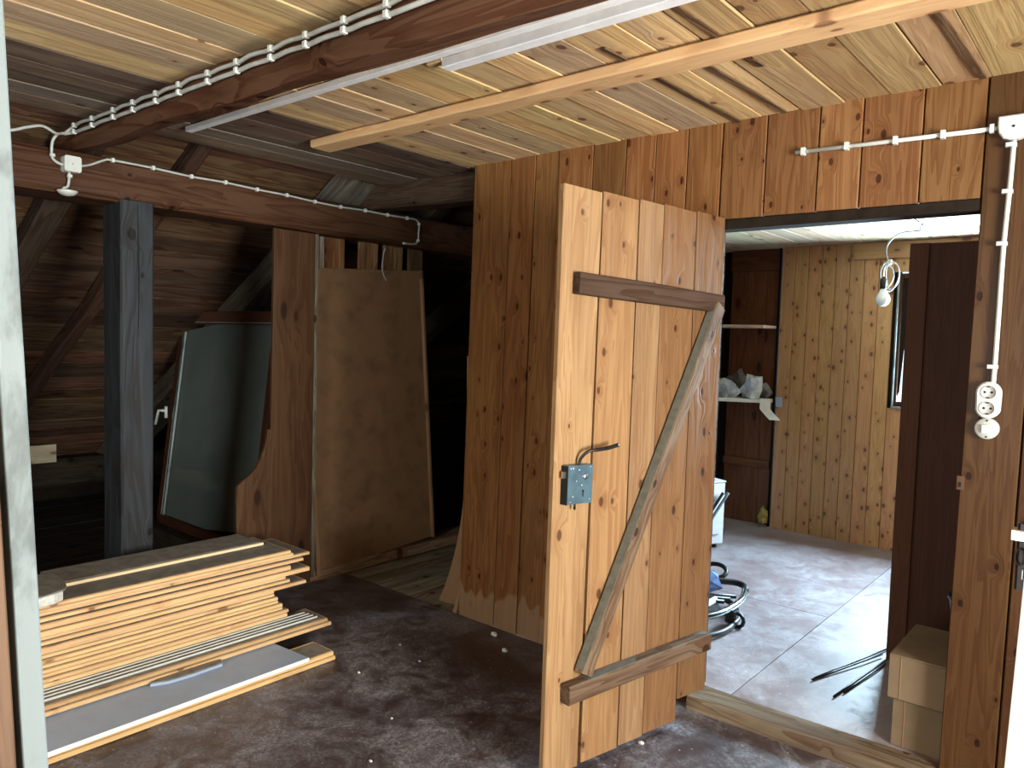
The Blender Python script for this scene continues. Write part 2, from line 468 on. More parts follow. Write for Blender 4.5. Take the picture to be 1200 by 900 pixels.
for (a, b2, z0, z1) in ((-2.25, .22, -.05, 2.45), (1.78, 2.9, -.05, 2.45), (.22, 1.78, -.05, .78), (.22, 1.78, 2.02, 2.45)):
    block('wall_panel', (2.4, a, z0), (2.45, b2, z1), M['panel'], (.2, .1, .045), wr, axis=2)


def window(name, cx, cy, cz, wx, wz, axis, label):
    r = root(name, (cx, cy, cz), kind='structure', label=label)
    e = V((1, 0, 0)) if axis == 0 else V((0, 1, 0)); o = V((0, 1, 0)) if axis == 0 else V((1, 0, 0)); c = V((cx, cy, cz)); z = V((0, 0, 1))
    for s_ in (-1, 1):
        bar('window_frame', c + e * s_ * (wx / 2) - z * wz / 2, c + e * s_ * (wx / 2) + z * wz / 2, .05, .06, e, M['wpaint'], parent=r)
        bar('window_frame', c + z * s_ * (wz / 2) - e * wx / 2, c + z * s_ * (wz / 2) + e * wx / 2, .05, .06, z, M['wpaint'], parent=r)
    bar('window_mullion', c - z * wz / 2, c + z * wz / 2, .04, .05, e, M['wpaint'], parent=r)
    bar('window_pane', c - z * wz / 2, c + z * wz / 2, wx, .004, e, M['glass'], parent=r, ch=.0005)
    return r


window('window_1', 2.42, 1.0, 1.40, 1.56, 1.24, 1, 'white framed window in the wall right of the camera')
window('window_2', -.9, -2.22, 1.45, 1.5, 1.1, 0, 'white framed window in the wall behind the camera')

# --- the boarded wall with the doorway
YW = 2.82
wf = root('wall_front', (-1, YW, 0), kind='structure', label='wall of brown stained vertical boards around the doorway')
sm = [-2.668, -2.425, -2.275, -2.135, -1.945, -1.775, -1.629, -1.482]
for i in range(len(sm)):
    a = sm[i]; b2 = sm[i + 1] if i + 1 < len(sm) else -1.335
    dz = random.uniform(-.003, .003)
    bar('wall_board', ((a + b2) / 2 - .035, YW + .011 + dz, 0), ((a + b2) / 2, YW + .011 + dz, CE + .01), b2 - a - .005, .022, (-1, 0, 0), M['panel'], vary((.205, .092, .036), .15), wf, .0015)
sm2 = [-1.335, -1.158, -.963, -.816, -.626, -.444]
for i in range(5):
    a, b2 = sm2[i], sm2[i + 1]; dz = random.uniform(-.002, .004)
    bar('wall_board', ((a + b2) / 2 - .003, YW + .011 + dz, 1.948), ((a + b2) / 2, YW + .011 + dz, CE + .01), b2 - a - .004, .022, (-1, 0, 0), M['ptop'],
        vary(((.155, .070, .029), (.17, .076, .031), (.21, .105, .045), (.175, .083, .035), (.155, .072, .03))[i], .05), wf, .003)
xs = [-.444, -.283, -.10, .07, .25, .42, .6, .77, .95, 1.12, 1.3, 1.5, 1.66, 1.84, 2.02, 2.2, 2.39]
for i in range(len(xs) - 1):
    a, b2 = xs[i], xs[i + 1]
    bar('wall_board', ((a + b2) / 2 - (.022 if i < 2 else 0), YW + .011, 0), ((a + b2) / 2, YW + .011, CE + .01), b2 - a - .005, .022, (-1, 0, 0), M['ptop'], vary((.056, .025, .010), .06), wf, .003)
for (a, b2, z0) in ((-2.70, -1.34, 0), (-.45, 2.4, 0), (-1.34, -.45, 1.96)):
    block('wall_core', (a, YW + .028, z0), (b2, YW + .075, 2.39), M['old'], (.05, .03, .02), wf, axis=0)
block('trim_1', (-1.34, YW + .004, 1.908), (-.448, YW + .09, 1.947), M['dark'], kind='structure', label='dark lintel edge over the doorway')
bar('trim_2', (-1.335, YW - .035, .024), (-.455, YW - .02, .024), .14, .060, (0, 1, 0), M['old'], (.16, .12, .085), ch=.008, segs=14, wig=.006, kind='structure', label='worn brown timber threshold of the doorway')
block('trim_3', (-3.68, 2.8205, -.05), (-2.70, 2.8215, .0005), M['dark'], kind='structure', label='dark edge where the red floor stops at the passage')

# --- the back room
C2 = 2.213
c2 = root('ceiling', (-1, 4.3, C2), kind='structure', label='pale board ceiling of the back room with dark joints')
x = -2.70
while x < 1.0:
    wv = .139
    block('ceiling_board', (x + .002, 2.90, C2 + random.uniform(0, .002)), (x + wv - .002, 5.9, C2 + .02), M['ceil'], vary((.40, .32, .23), .08), c2, .002, axis=1)
    x += wv
block('ceiling_deck', (-2.70, 2.90, C2 + .03), (1.0, 5.95, C2 + .05), M['dark'], parent=c2)
YB = 5.75
wk = root('wall_back', (-1.6, YB, 0), kind='structure', label='knotty tongue and groove pine wall at the back of the back room')
x = -2.19; i = 0
while x < .95:
    wv = .0985
    for (z0, z1) in (((.05, 2.213),) if x + wv < -1.345 or x > -.15 else ((.05, 1.05), (2.0, 2.213))):
        block('wall_board', (x + .0015, YB, z0), (x + wv - .0015, YB + .016, z1), M['tg'], vary((.44, .255, .115), .07), wk, .003, axis=2)
    x += wv; i += 1
block('wall_core', (-2.19, YB + .02, .0), (-1.36, YB + .05, 2.25), M['dark'], parent=wk)
block('wall_core', (-1.36, YB + .02, .0), (.95, YB + .05, 1.05), M['dark'], parent=wk)
block('wall_core', (-1.36, YB + .02, 2.0), (.95, YB + .05, 2.25), M['dark'], parent=wk)
block('wall_core', (-.1, YB + .02, 1.0), (.95, YB + .05, 2.05), M['dark'], parent=wk)
# window in it, mostly behind the wardrobe
wn = root('window_3', (-.75, YB, 1.5), kind='structure', label='bright window with white edge and dark casing beside the wardrobe')
block('window_architrave', (-1.375, YB - .012, 1.065), (-1.362, YB + .02, 1.99), M['wpaint'], parent=wn)
block('window_architrave', (-1.375, YB - .012, 1.05), (-.12, YB + .02, 1.066), M['wpaint'], parent=wn)
block('window_frame', (-1.362, YB - .002, 1.066), (-1.343, YB + .05, 1.99), M['ward'], (.05, .025, .015), parent=wn)
block('window_frame', (-.17, YB, 1.066), (-.12, YB + .05, 1.99), M['ward'], (.05, .025, .015), parent=wn)
block('window_frame', (-1.343, YB, 1.066), (-.17, YB + .05, 1.10), M['ward'], (.05, .025, .015), parent=wn)
block('window_frame', (-1.343, YB, 1.955), (-.17, YB + .05, 1.99), M['ward'], (.05, .025, .015), parent=wn)
block('window_pane', (-1.343, YB + .022, 1.10), (-.17, YB + .026, 1.955), M['glass'], parent=wn, ch=.0005)
extrude_outline('window_curtain', [(-1.343, -1.955), (-1.343, -1.13), (-1.330, -1.17), (-1.318, -1.40), (-1.306, -1.62), (-1.285, -1.74), (-1.20, -1.955)][::-1], .004,
                Matrix.Translation((0, YB + .012, 0)) @ Matrix.Rotation(-math.pi / 2, 4, 'X'), M['dark'], parent=wn, bev=0)
# dark panelling beside it
wa = root('wall_alcove', (-2.4, 5.85, 0), kind='structure', label='dark red brown panelling behind the shelves')
for (a, b2) in ((-2.62, -2.47), (-2.468, -2.335), (-2.333, -2.21)):
    block('wall_board', (a, 5.82, .05), (b2, 5.835, C2), M['alcove'], vary((.16, .062, .026), .1), wa, axis=2)
block('wall_rail', (-2.62, 5.80, .50), (-2.24, 5.82, .56), M['alcove'], (.15, .06, .025), wa)
block('wall_rail', (-2.62, 5.80, 2.05), (-2.215, 5.82, C2), M['alcove'], (.11, .04, .018), wa)
block('wall_rail', (-2.225, 5.775, .05), (-2.208, 5.83, C2), M['dark'], (.10, .038, .018), wa, axis=2)
block('wall_core', (-2.70, 5.86, 0), (-2.19, 5.90, C2 + .05), M['dark'], parent=wa)
block('wall_east', (.9, 2.90, 0), (.94, 5.9, C2 + .05), M['panel'], (.25, .12, .05), axis=1, kind='structure', label='boarded wall hidden at the right of the back room')
block('trim_4', (-1.668, YB - .03, 2.095), (-.9, YB - .001, 2.211), M['fresh'], (.38, .22, .10), kind='structure', label='beige board under the ceiling above the wardrobe')

# ================================================================== DOOR LEAF (door_1)
HX = V((-1.30, 2.80, 0)); EX = V((-.156, -.85, 0)).normalized(); ZX = V((.025, 0, 1)).normalized(); NX = V((.983, -.18, .025)).normalized()


def lp(t, z, out=0.0):     # point on the door leaf: t from the hinge, z height, out of its face towards the room
    return HX + EX * (t + .037 * (1.95 - z)) + V((-.025 * (1.95 - z) * -1 * 1.0, 0, z)) * 1.0 + NX * out


dr = root('door_1', HX, kind='structure', label='open ledged and braced door of rough light brown boards')
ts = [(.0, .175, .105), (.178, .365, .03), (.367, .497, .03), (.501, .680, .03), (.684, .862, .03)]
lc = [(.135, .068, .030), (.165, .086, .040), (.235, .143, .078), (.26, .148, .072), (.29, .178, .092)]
for (a, b2, z0), c in zip(ts, lc):
    dz = random.uniform(-.001, .001)
    bt = (a + b2) / 2
    bot = lp(bt, z0, -.012 + dz); tp = lp(bt, 1.95, -.012 + dz)
    wtop = b2 - a - .002
    bar('door_board', bot, tp, wtop - (.02 if b2 > .8 else 0), .024, -EX, M['leaf'], c, dr, .003, w1=wtop)
block_c = (.13, .062, .04)
bar('door_ledge', lp(.028, 1.612, .016), lp(.808, 1.640, .016), .070, .032, (0, 0, 1), M['old'], (.058, .034, .024), dr, .004, segs=10, wig=.003)
lo = bar('door_ledge', lp(.035, .308, .022), lp(.790, .302, .022), .064, .044, (0, 0, 1), M['old'], (.115, .075, .052), dr, .004, segs=10, wig=.002)
bar('dust_layer', lp(.038, .3385, .022), lp(.70, .3335, .022), .0035, .041, (0, 0, 1), M['dustgreen'], parent=lo, ch=.001)
br = bar('door_brace', lp(.705, .348, .018), lp(.050, 1.603, .018), .064, .036, V((0, -1, .4)), M['old'], (.135, .088, .058), dr, .003, segs=10, wig=.0015)
Mq, Lq = WM[br], (lp(.705, .348, .023) - lp(.050, 1.603, .023)).length
bar('dust_layer', Mq @ V((.01, .0325, 0)), Mq @ V((Lq - .01, .0325, 0)), .003, .033, Mq.to_3x3() @ V((0, 1, 0)), M['dustgreen'], parent=br, ch=.001)
# rim lock
lk = bar('rim_lock', lp(.800 - .0337, .925, .016), lp(.800 - .0337, 1.050, .016), .112, .030, -EX, M['blued'], parent=dr, ch=.002)


def lkp(t, z, o): return lp(t - .0337, z, o)


bar('lock_forend', lkp(.857, .925, .0145), lkp(.857, 1.050, .0145), .004, .031, -EX, M['hole'], parent=lk, ch=.0005)
bar('latch_bolt', lkp(.852, 1.022, .016), lkp(.868, 1.022, .016), .022, .012, (0, 0, 1), M['steel'], parent=lk, ch=.001)
lathe('spindle_boss', [(.010, 0), (.010, .003), (.0075, .005), (.003, .0055)], M['steel'], Matrix.Translation(lkp(.780, 1.012, .031)) @ NX.to_track_quat('Z', 'Y').to_matrix().to_4x4(), lk)
lathe('keyhole', [(.0045, 0), (.0045, .0012)], M['hole'], Matrix.Translation(lkp(.788, .965, .031)) @ NX.to_track_quat('Z', 'Y').to_matrix().to_4x4(), lk)
bar('keyhole', lkp(.788, .947, .0315), lkp(.788, .964, .0315), .005, .0015, -EX, M['hole'], parent=lk, ch=.0002)
for (t, z) in ((.845, 1.042), (.756, 1.042), (.845, .934), (.757, .936), (.834, .95), (.818, 1.0), (.795, .985), (.808, 1.035), (.835, 1.042)):
    lathe('rivet', [(.0028, 0), (.002, .0012), (.0005, .0016)], M['steel'], Matrix.Translation(lkp(t, z, .031)) @ NX.to_track_quat('Z', 'Y').to_matrix().to_4x4(), lk, res=8)
tube('door_handle', spline([lkp(.792, 1.045, .016), lkp(.792, 1.068, .018), lkp(.778, 1.092, .035), lkp(.745, 1.098, .045), lkp(.700, 1.101, .05), lkp(.650, 1.108, .05)], 5),
     [.0055] * 15 + [.0065] * 5 + [.007] * 6, M['iron'], dr, label='dark iron lever handle of the door')
tube('key_stub', [lkp(.812, .905, .02), lkp(.812, .930, .02)], .004, M['iron'], lk)

# ================================================================== TIMBERS
bar('ceiling_beam', (-3.80, 1.33, 2.278), (.6, 1.355, 2.245), .12, .115, (0, 1, 0), M['log'], (.085, .038, .022), ch=.03, t1=.185, segs=46, wig=.016,
    label='red brown hewn beam crossing the ceiling with two cables along it', cat='beam')
bar('purlin_beam', (-3.70, -2.2, 2.112), (-3.70, 4.4, 2.112), .19, .25, (0, 0, 1), M['log'], (.062, .028, .0145), ch=.02, segs=50, wig=.012,
    label='long red brown purlin resting on the black post', cat='beam')
bar('tie_beam', (-2.70, 2.96, 2.245), (-4.1, 2.96, 2.29), .15, .16, (0, 0, 1), M['old'], (.07, .046, .034), ch=.015, segs=14, wig=.01,
    label='grey brown tie beam running from the boarded wall into the attic', cat='beam')
pb = bar('black_post', (-3.67, 1.545, 0), (-3.67, 1.545, 2.03), .145, .20, (0, 1, 0), M['black'], (.026, .029, .036), ch=.008, segs=26, wig=.006,
         label='blue black painted post standing under the purlin', cat='post')
bar('crack', (-3.5695, 1.548, 1.25), (-3.5695, 1.545, 2.02), .004, .003, (0, 1, 0), M['hole'], parent=pb, ch=.0005, segs=14, wig=.008)
bar('ceiling_batten', (-2.93, 2.078, 2.300), (1.2, 2.055, 2.300), .108, .036, (0, 1, 0), M['fresh'], (.64, .42, .23), ch=.006, segs=24, wig=.005,
    label='light wooden batten nailed across the ceiling boards', cat='batten')
bar('sill_beam', (-3.755, 2.15, .032), (-3.755, 4.3, .032), .17, .064, (1, 0, 0), M['old'], (.26, .175, .12), ch=.006, segs=16, wig=.006,
    label='low brown sill timber on the floor under the hardboard sheet', cat='beam')


def rafter(y, wv, col, lab, depth=.12, s0=-.2, dy=-.075, nm='rafter', off=0):
    a = top + dsl * (.85 + s0) - nrm * (depth / 2 + .002 + off); b2 = top + dsl * 5.05 - nrm * (depth / 2 + .002 + off)
    a = V((a.x, y + (-3.4 - a.x) * dy * -1 * -1 if False else y, a.z)); b2 = V((b2.x, y + dy * 3.0, b2.z))
    return bar(nm, a, b2, wv, depth, (0, 1, 0), M['old'], col, ch=.012, segs=20, wig=.016, label=lab, cat='rafter')


rafter(2.89, .25, (.105, .092, .078), 'thick weathered grey rafter behind the leaning window sash', .16)
rafter(1.93, .07, (.05, .027, .02), 'thin dark brown rafter left of the black post', .09)
rafter(1.45, .12, (.04, .028, .021), 'dark rafter whose upper end shows above the purlin beside the corner junction box', .10)
rafter(.75, .12, (.03, .021, .017), 'dark rafter at the far left edge behind the white painted post', .10)
rafter(3.6, .12, (.06, .045, .035), 'rafter in the dark behind the hardboard sheet', .12)
rafter(4.75, .14, (.10, .085, .06), 'pale rafter glimpsed in the dark gap beside the boarded wall', .14)

# cut-out board, slats and hardboard sheet
Mb = Matrix(((0, 0, 1, -3.625), (1, 0, 0, 2.07), (0, 1, 0, 0), (0, 0, 0, 1)))
ol = [(0, .03), (.46, .03), (.462, 2.01), (.205, 2.01), (.20, .93), (.178, .93), (.172, .88), (.16, .83), (.14, .775), (.112, .73), (.075, .695), (.035, .668), (.008, .645), (0, .625)]
Mg = Matrix.Translation((-3.625, 2.07, 0)) @ Matrix(((0, 0, 1, 0), (0, 1, 0, 0), (-1, 0, 0, 0), (0, 0, 0, 1))).to_4x4()
# grain runs upwards: local x = up
Mcut = Matrix(((0, 0, 1, -3.632), (0, 1, 0, 2.07), (1, 0, 0, 0), (0, 0, 0, 1)))
bw = root('cut_out_board', (-3.62, 2.07, 0), 'dark varnished board with an S shaped cut at its left foot, nailed under the purlin', 'board')
extrude_outline('board_plank', [(z, y) for y, z in ol], .022, Mcut, M['alcove'], (.070, .033, .014), bw)
bar('edge_strip', (-3.622, 2.548, .05), (-3.622, 2.548, 2.01), .022, .02, (0, 1, 0), M['old'], (.15, .13, .11), bw)
SL = [(2.655, .030, (.30, .27, .23)), (2.745, .14, (.26, .14, .07)), (2.997, .145, (.26, .15, .08)), (3.195, .155, (.22, .13, .07)), (3.385, .12, (.12, .075, .04))]
slab = ['pale narrow slat next to the cut out board', 'brown slat above the left half of the hardboard sheet', 'rough brown slat above the middle of the hardboard sheet',
        'slat with nail holes above the right half of the hardboard sheet', 'dim slat at the right end of the row above the hardboard sheet']
for (y, wv, c), lb in zip(SL, slab):
    bar('vertical_slat', (-3.725, y, .064), (-3.725, y, 2.02), wv, .02, (0, 1, 0), M['old'], c, label=lb, cat='slat', group='slats nailed under the purlin')
tube('slat_cable_loop', spline([(-3.70, 3.115, 2.0), (-3.70, 3.10, 1.96), (-3.70, 3.09, 1.88), (-3.70, 3.105, 1.83), (-3.70, 3.125, 1.80)], 5), .004, M['cable'],
     label='short pale cable loop hanging between two slats above the hardboard sheet', cat='cable')
hb = root('hardboard_sheet', (-3.7, 3.1, 0), 'large brown hardboard sheet leaning on the slats', 'board')
Mh, Lh = frame((-3.675, 3.07, .066), (-3.70, 2.955, 1.855), (0, 1, 0))
extrude_outline('sheet', [(0, -.44), (0, .50), (Lh, .47), (Lh, -.45)], .006, Mh, M['hard'], parent=hb)
for yy, a in ((-.45, 1),):
    pass
bar('sheet_frame', Mh @ V((0, -.452, -.010)), Mh @ V((Lh, -.464, -.010)), .024, .03, (0, 1, 0), M['fresh'], (.30, .19, .10), hb)
bar('sheet_frame', Mh @ V((0, .48, -.012)), Mh @ V((Lh, .455, -.012)), .022, .022, (0, 1, 0), M['fresh'], (.25, .14, .07), hb)

# leaning window sash
ws = root('window_sash', (-4.6, 2.4, .17), 'old window sash with dusty green glass leaning on the grey rafter', 'window sash')
sb = [V((-5.10, 2.35, .169)), V((-3.95, 2.35, .169))]; st = [V((-5.10, 2.58, 1.53)), V((-3.95, 2.58, 1.53))]
st = [V((-5.23, 2.60, 1.54)), V((-4.06, 2.60, 1.54))]
sb = [V((-5.06, 2.35, .175)), V((-3.90, 2.35, .175))]
fc = (.06, .022, .014)
bar('sash_stile', sb[0], st[0], .06, .05, (1, 0, 0), M['ward'], fc, ws)
bar('sash_stile', sb[1], st[1], .06, .05, (1, 0, 0), M['ward'], fc, ws)
bar('sash_rail', st[0], st[1], .085, .05, (0, 0, 1), M['ward'], (.085, .040, .028), ws)
bar('sash_rail', sb[0], sb[1], .06, .05, (0, 0, 1), M['ward'], fc, ws)
upd = (st[0] - sb[0]).normalized(); nrs = V((0, -.983, .185))
for k2, o in ((.034, .022), (.05, .016)):
    bar('glazing_bead', sb[0] + V((k2, 0, 0)) + nrs * o + upd * .03, st[0] + V((k2, 0, 0)) + nrs * o - upd * .03, .009, .014, (1, 0, 0), M['chrome'] if k2 < .04 else M['wpaint'], parent=ws)
bar('glazing_bead', st[0] + V((.03, 0, -.034)) + nrs * .02, st[1] + V((-.03, 0, -.034)) + nrs * .02, .008, .012, (0, 0, 1), M['wpaint'], parent=ws)
bar('sash_glass', (sb[0] + sb[1]) / 2 + upd * .03, (st[0] + st[1]) / 2 - upd * .03, 1.10, .006, (1, 0, 0), M['dirtyglass'], parent=ws, ch=.001)
hd = sb[0].lerp(st[0], .50) + nrs * .03
tube('sash_handle', [hd + V((-.02, -.02, .06)), hd + V((-.02, -.02, -.02))], .011, M['white'], ws)
tube('sash_handle', [hd + V((-.02, -.02, .03)), hd + V((-.075, -.045, .03)), hd + V((-.115, -.05, -.07))], .010, M['white'], ws)
block('base_block', (-5.2, 2.25, 0), (-3.85, 2.45, .143), M['old'], (.035, .028, .022), label='dark timber on the attic floor carrying the leaning sash', cat='timber')
bar('eaves_board', (-6.45, 1.2, .47), (-6.45, 2.17, .47), .14, .02, (0, 0, 1), M['fresh'], (.34, .32, .24), label='short pale board at the foot of the roof slope, far left', cat='board')
bar('eaves_purlin', (-6.6, -2.2, .30), (-6.6, 7.2, .30), .22, .2, (0, 0, 1), M['old'], (.022, .018, .014), ch=.02, label='dark eaves timber under the pale board at the roof foot', cat='beam')

# bent sheet beside the end of the boarded wall
bm = bmesh.new()
lo_ = spline([(-2.716, 0, 1.36), (-2.718, 0, .95), (-2.732, 0, .70), (-2.757, 0, .50), (-2.80, 0, .32), (-2.855, 0, .16), (-2.93, 0, 0)], 3)
rings = []
for p in lo_:
    t_ = 1 - p.z / 1.36
    xr = -2.708 - .075 * max(0, 1 - p.z / .35) ** 1.5
    y0 = 2.846 + .05 * t_
    rings.append([bm.verts.new(v) for v in ((p.x, y0, p.z), (xr, y0 + .012, p.z), (xr, y0 + .017, p.z), (p.x, y0 + .005, p.z))])
for a, b2 in zip(rings, rings[1:]):
    for k in range(4): bm.faces.new((a[k], a[(k + 1) % 4], b2[(k + 1) % 4], b2[k]))
bm.faces.new(rings[0]); bm.faces.new(rings[-1])
o = link('bent_sheet', mesh_from(bm), M['hard'], label='thin brown sheet with a curved edge standing at the free end of the boarded wall', cat='board')
bar('corner_strip', (-2.735, 2.825, 0), (-2.70, 2.825, .13), .03, .012, (1, 0, 0), M['fresh'], (.3, .19, .1), w1=.008, label='small wedge of wood at the foot of the wall end', cat='offcut')
bar('passage_strip', (-2.76, 3.1, .064), (-2.735, 3.1, 1.40), .03, .02, (1, 0, 0), M['fresh'], (.2, .12, .06), label='narrow strip upright in the gap behind the wall end', cat='slat')

# ================================================================== LEFT WHITE POST, RIGHT DOOR LEAF
lf = root('painted_post', (-1.5, .48, 0), 'flaking white painted post at the left edge with bare grained wood', 'post')
bar('white_edge', (-1.5, .507 - .018, 0), (-1.5, .399 - .018, CE), .036, .09, (0, 1, 0), M['wpaint'], parent=lf, ch=.003, segs=12, wig=.003)
bar('grained_board', (-1.50, .475 - .085, 0), (-1.50, .375 - .085, CE), .135, .075, (0, 1, 0), M['birch'], parent=lf, ch=.003)
d2 = root('door_2', (-.07, .75, 0), kind='structure', label='edge of a second open door at the right of the picture with white edge and orange face')
ED = V((.98, .0, 0))
e0 = V((-.0822, .75, .80)); e1 = V((-.0667, .75, 1.36)); dirv = (e1 - e0)
b0 = e0 - dirv * (.8 / .56); b1 = e0 + dirv * ((2.0 - .8) / .56)
bar('white_edge', b0 + V((.007, 0, 0)), b1 + V((.007, 0, 0)), .013, .03, (1, 0, 0), M['trunk'], parent=d2, ch=.002)
bar('door_panel', b0 + V((.42, .002, 0)), b1 + V((.42, .002, 0)), .81, .026, (1, 0, 0), M['leaf'], (.45, .20, .075), parent=d2, ch=.002)
l2 = block('rim_lock', (-.0775, .757, 1.252), (-.058, .777, 1.308), M['iron'], parent=d2, ch=.002, label='dark rim lock with metal latch')
bar('latch_bolt', (-.0815, .762, 1.298), (-.068, .762, 1.298), .010, .012, (0, 0, 1), M['steel'], parent=l2, ch=.001)
tube('ring', [V((-.0745, .753, 1.281)) + V((.003 * math.cos(a), 0, .007 * math.sin(a))) for a in [i * math.pi / 6 for i in range(12)]], .0008, M['iron'], l2, res=6, closed=True)
block('keyhole', (-.0725, .7555, 1.262), (-.0715, .757, 1.270), M['steel'], parent=l2, ch=.0003)

# ================================================================== PILE OF BOARDS
PC = (.66, .455, .25)


def tgboard(name, x0, x1, y0, y1, z0, z1, col, lab, grp, yaw=0, m='fresh'):
    """board lying along Y with a tongued front edge (towards +X)"""
    t = z1 - z0; wv = x1 - x0
    prof = [(-wv / 2, -t / 2), (wv / 2 - .007, -t / 2), (wv / 2 - .005, -t * .40), (wv / 2, -t * .34), (wv / 2, t * .30), (wv / 2 - .002, t * .42), (wv / 2 - .007, t / 2), (-wv / 2, t / 2)]
    cx = (x0 + x1) / 2
    Mw, L = frame((cx, y0, (z0 + z1) / 2), (cx, y1, (z0 + z1) / 2), (1, 0, 0))
    Mw = Mw @ Matrix.Rotation(yaw, 4, 'Z')
    # frame z = Y x X = -Z : flip profile
    prof = [(a, -b2) for a, b2 in prof]
    rt = root(name, ((x0 + x1) / 2, (y0 + y1) / 2, z0), lab, 'board', grp)
    link('plank', mesh_from(prism(prof, L), name), M[m], Mw, rt, col)
    dp = block('dusty_face', (x0 + .012, y0 + .004, z1 - .0006), (x1 - .012, y1 - .006, z1 + .0006), M['dust'], parent=rt, ch=.0001)
    dp.matrix_basis = WM[rt].inverted() @ Mw @ Mw.inverted() @ Matrix.Translation((0, 0, 0)) @ WM[dp]
    return rt


ords = ['lowest', 'second from the bottom', 'third from the bottom', 'fourth from the bottom', 'fifth from the bottom', 'sixth from the bottom', 'seventh from the bottom', 'eighth from the bottom',
        'ninth from the bottom', 'eighth from the top', 'seventh from the top', 'sixth from the top', 'fifth from the top', 'fourth from the top', 'third from the top', 'second from the top', 'topmost']
n = 17; z = .105; h = (.432 - .105) / n
ends = [2.015, 2.02, 1.99, 1.985, 1.965, 1.96, 1.945, 1.94, 2.10, 2.02, 2.00, 2.12, 2.02, 2.10, 2.145, 2.04, 2.02]
xf = [-3.055, -3.052, -3.058, -3.05, -3.056, -3.05, -3.057, -3.052, -3.03, -3.045, -3.05, -3.032, -3.038, -3.055, -3.07, -3.05, -3.04]
for i in range(n):
    hh = h * (1.25 if i in (0, 11, 12) else .95)
    c = vary(PC, .08, .04)
    x1 = xf[i]
    tgboard('pine_board', x1 - .33, x1, .35 + random.uniform(-.1, .1), ends[i], z, z + hh - .0028, c,
            'knotty pine board in the tall stack, ' + ords[i], 'boards of the tall stack', yaw=0)
    z += hh
ztop = z
# stick and wider strip on the top
bar('wood_stick', (-3.195, 1.085, ztop + .007), (-3.20, 1.97, ztop + .007), .016, .013, (1, 0, 0), M['fresh'], (.80, .66, .45), label='thin pale stick lying along the top of the board stack', cat='stick')
block('cover_board', (-3.42, 1.09, ztop + .0005), (-3.215, 1.965, ztop + .014), M['dust'], axis=1, label='thin grey dusty board lying behind the stick on top of the stack', cat='board')
# insulation offcut top left
bm = bmesh.new()
op = [(-3.30, .70), (-3.30, 1.0), (-3.255, 1.075), (-3.17, 1.08), (-3.07, 1.06), (-3.03, 1.04), (-3.015, 1.0), (-3.0, .95), (-3.0, .7)]
Mi = Matrix.Translation((0, 0, ztop + .0165))
ins = root('insulation_offcut', (-3.15, .9, ztop), 'broken grey dusty slab with a chalky edge on the left end of the stack', 'offcut')
def wcl(x, y): return (x, y)
extrude_outline('slab', [(a + random.uniform(-.006, .006), b2 + random.uniform(-.006, .006)) for a, b2 in op], .040, Matrix.Translation((0, 0, ztop + .001)), M['chalk'], parent=ins, bev=.004)
extrude_outline('skin', [(a * 1.0 + (.004 if a < -3.2 else .003), b2 + .006) for a, b2 in op], .006, Matrix.Translation((0, 0, ztop + .040)), M['dust'], parent=ins, bev=.001)

# low pair of boards with white edged strips
tgboard('pine_board', -3.10, -2.915, .35, 2.165, .064, .082, vary(PC, .05), 'pine board with bright front edge under the white edged strips', 'boards of the low stack')
tgboard('pine_board', -3.105, -2.925, .35, 2.150, .083, .1005, (.46, .31, .16), 'dusty board directly below the white edged strips', 'boards of the low stack')
lbs = ['front', 'second', 'third', 'rear']
for i in range(4):
    x0 = -2.963 - i * .026
    r_ = root('edged_strip', (x0, 1.2, .101), lbs[i] + 'most of the four white edged strips beside the tall stack' if i in (0, 3) else lbs[i] + ' from the front of the four white edged strips', 'strip', 'white edged strips')
    block('strip_body', (x0 - .022, .35, .101 + i * .0005), (x0 - .003, 2.12 - i * .006, .107 + i * .001), M['dust'], parent=r_, ch=.0008)
    block('white_lip', (x0 - .003, .35, .1012 + i * .0005), (x0 + .001, 2.12 - i * .006, .1095 + i * .001), M['white'], parent=r_, ch=.0005)
# bottom boards
tgboard('pine_board', -2.86, -2.70, .35, 2.03, 0.001, .021, (.62, .42, .20), 'lower of the two front boards lying on the floor', 'boards on the floor')
tgboard('pine_board', -2.855, -2.703, .35, 2.022, .0225, .0425, (.70, .47, .22), 'upper of the two front boards, under the blue grey panel', 'boards on the floor')
tgboard('pine_board', -3.06, -2.875, .35, 1.86, 0.001, .0425, (.5, .35, .18), 'thick board hidden under the rear of the blue grey panel', 'boards on the floor')
block('packing_board', (-3.40, .35, .001), (-3.12, 1.80, .104), M['old'], (.12, .09, .06), axis=1, label='dark packing timber under the tall stack', cat='timber')
bp = root('laminate_board', (-2.85, 1.1, .044), 'blue grey panel with a pale front edge lying on the floor boards', 'panel')
extrude_outline('panel', [(-3.085, .35), (-2.668, .35), (-2.690, 1.885), (-2.96, 1.862), (-3.085, 1.84)], .0155, Matrix.Translation((0, 0, .044)), M['bluepanel'], parent=bp, bev=.0008)
bar('panel_edge', (-2.667, .35, .0517), (-2.689, 1.884, .0517), .003, .0155, (1, 0, 0), M['trunk'], parent=bp, ch=.0005)
cf = root('blue_offcut', (-2.86, 1.5, .06), 'small curved blue grey offcut on the blue grey panel', 'offcut')
oc = [(-2.895, 1.30), (-2.868, 1.36), (-2.862, 1.46), (-2.868, 1.585), (-2.90, 1.60), (-2.925, 1.50), (-2.925, 1.38)]
extrude_outline('offcut', oc, .012, Matrix.Translation((0, 0, .0605)), M['bluepanel'], parent=cf, bev=.002)
extrude_outline('offcut_top', [(a - .006, b2) for a, b2 in oc], .003, Matrix.Translation((0, 0, .073)), M['dust'], parent=cf, bev=.0005)

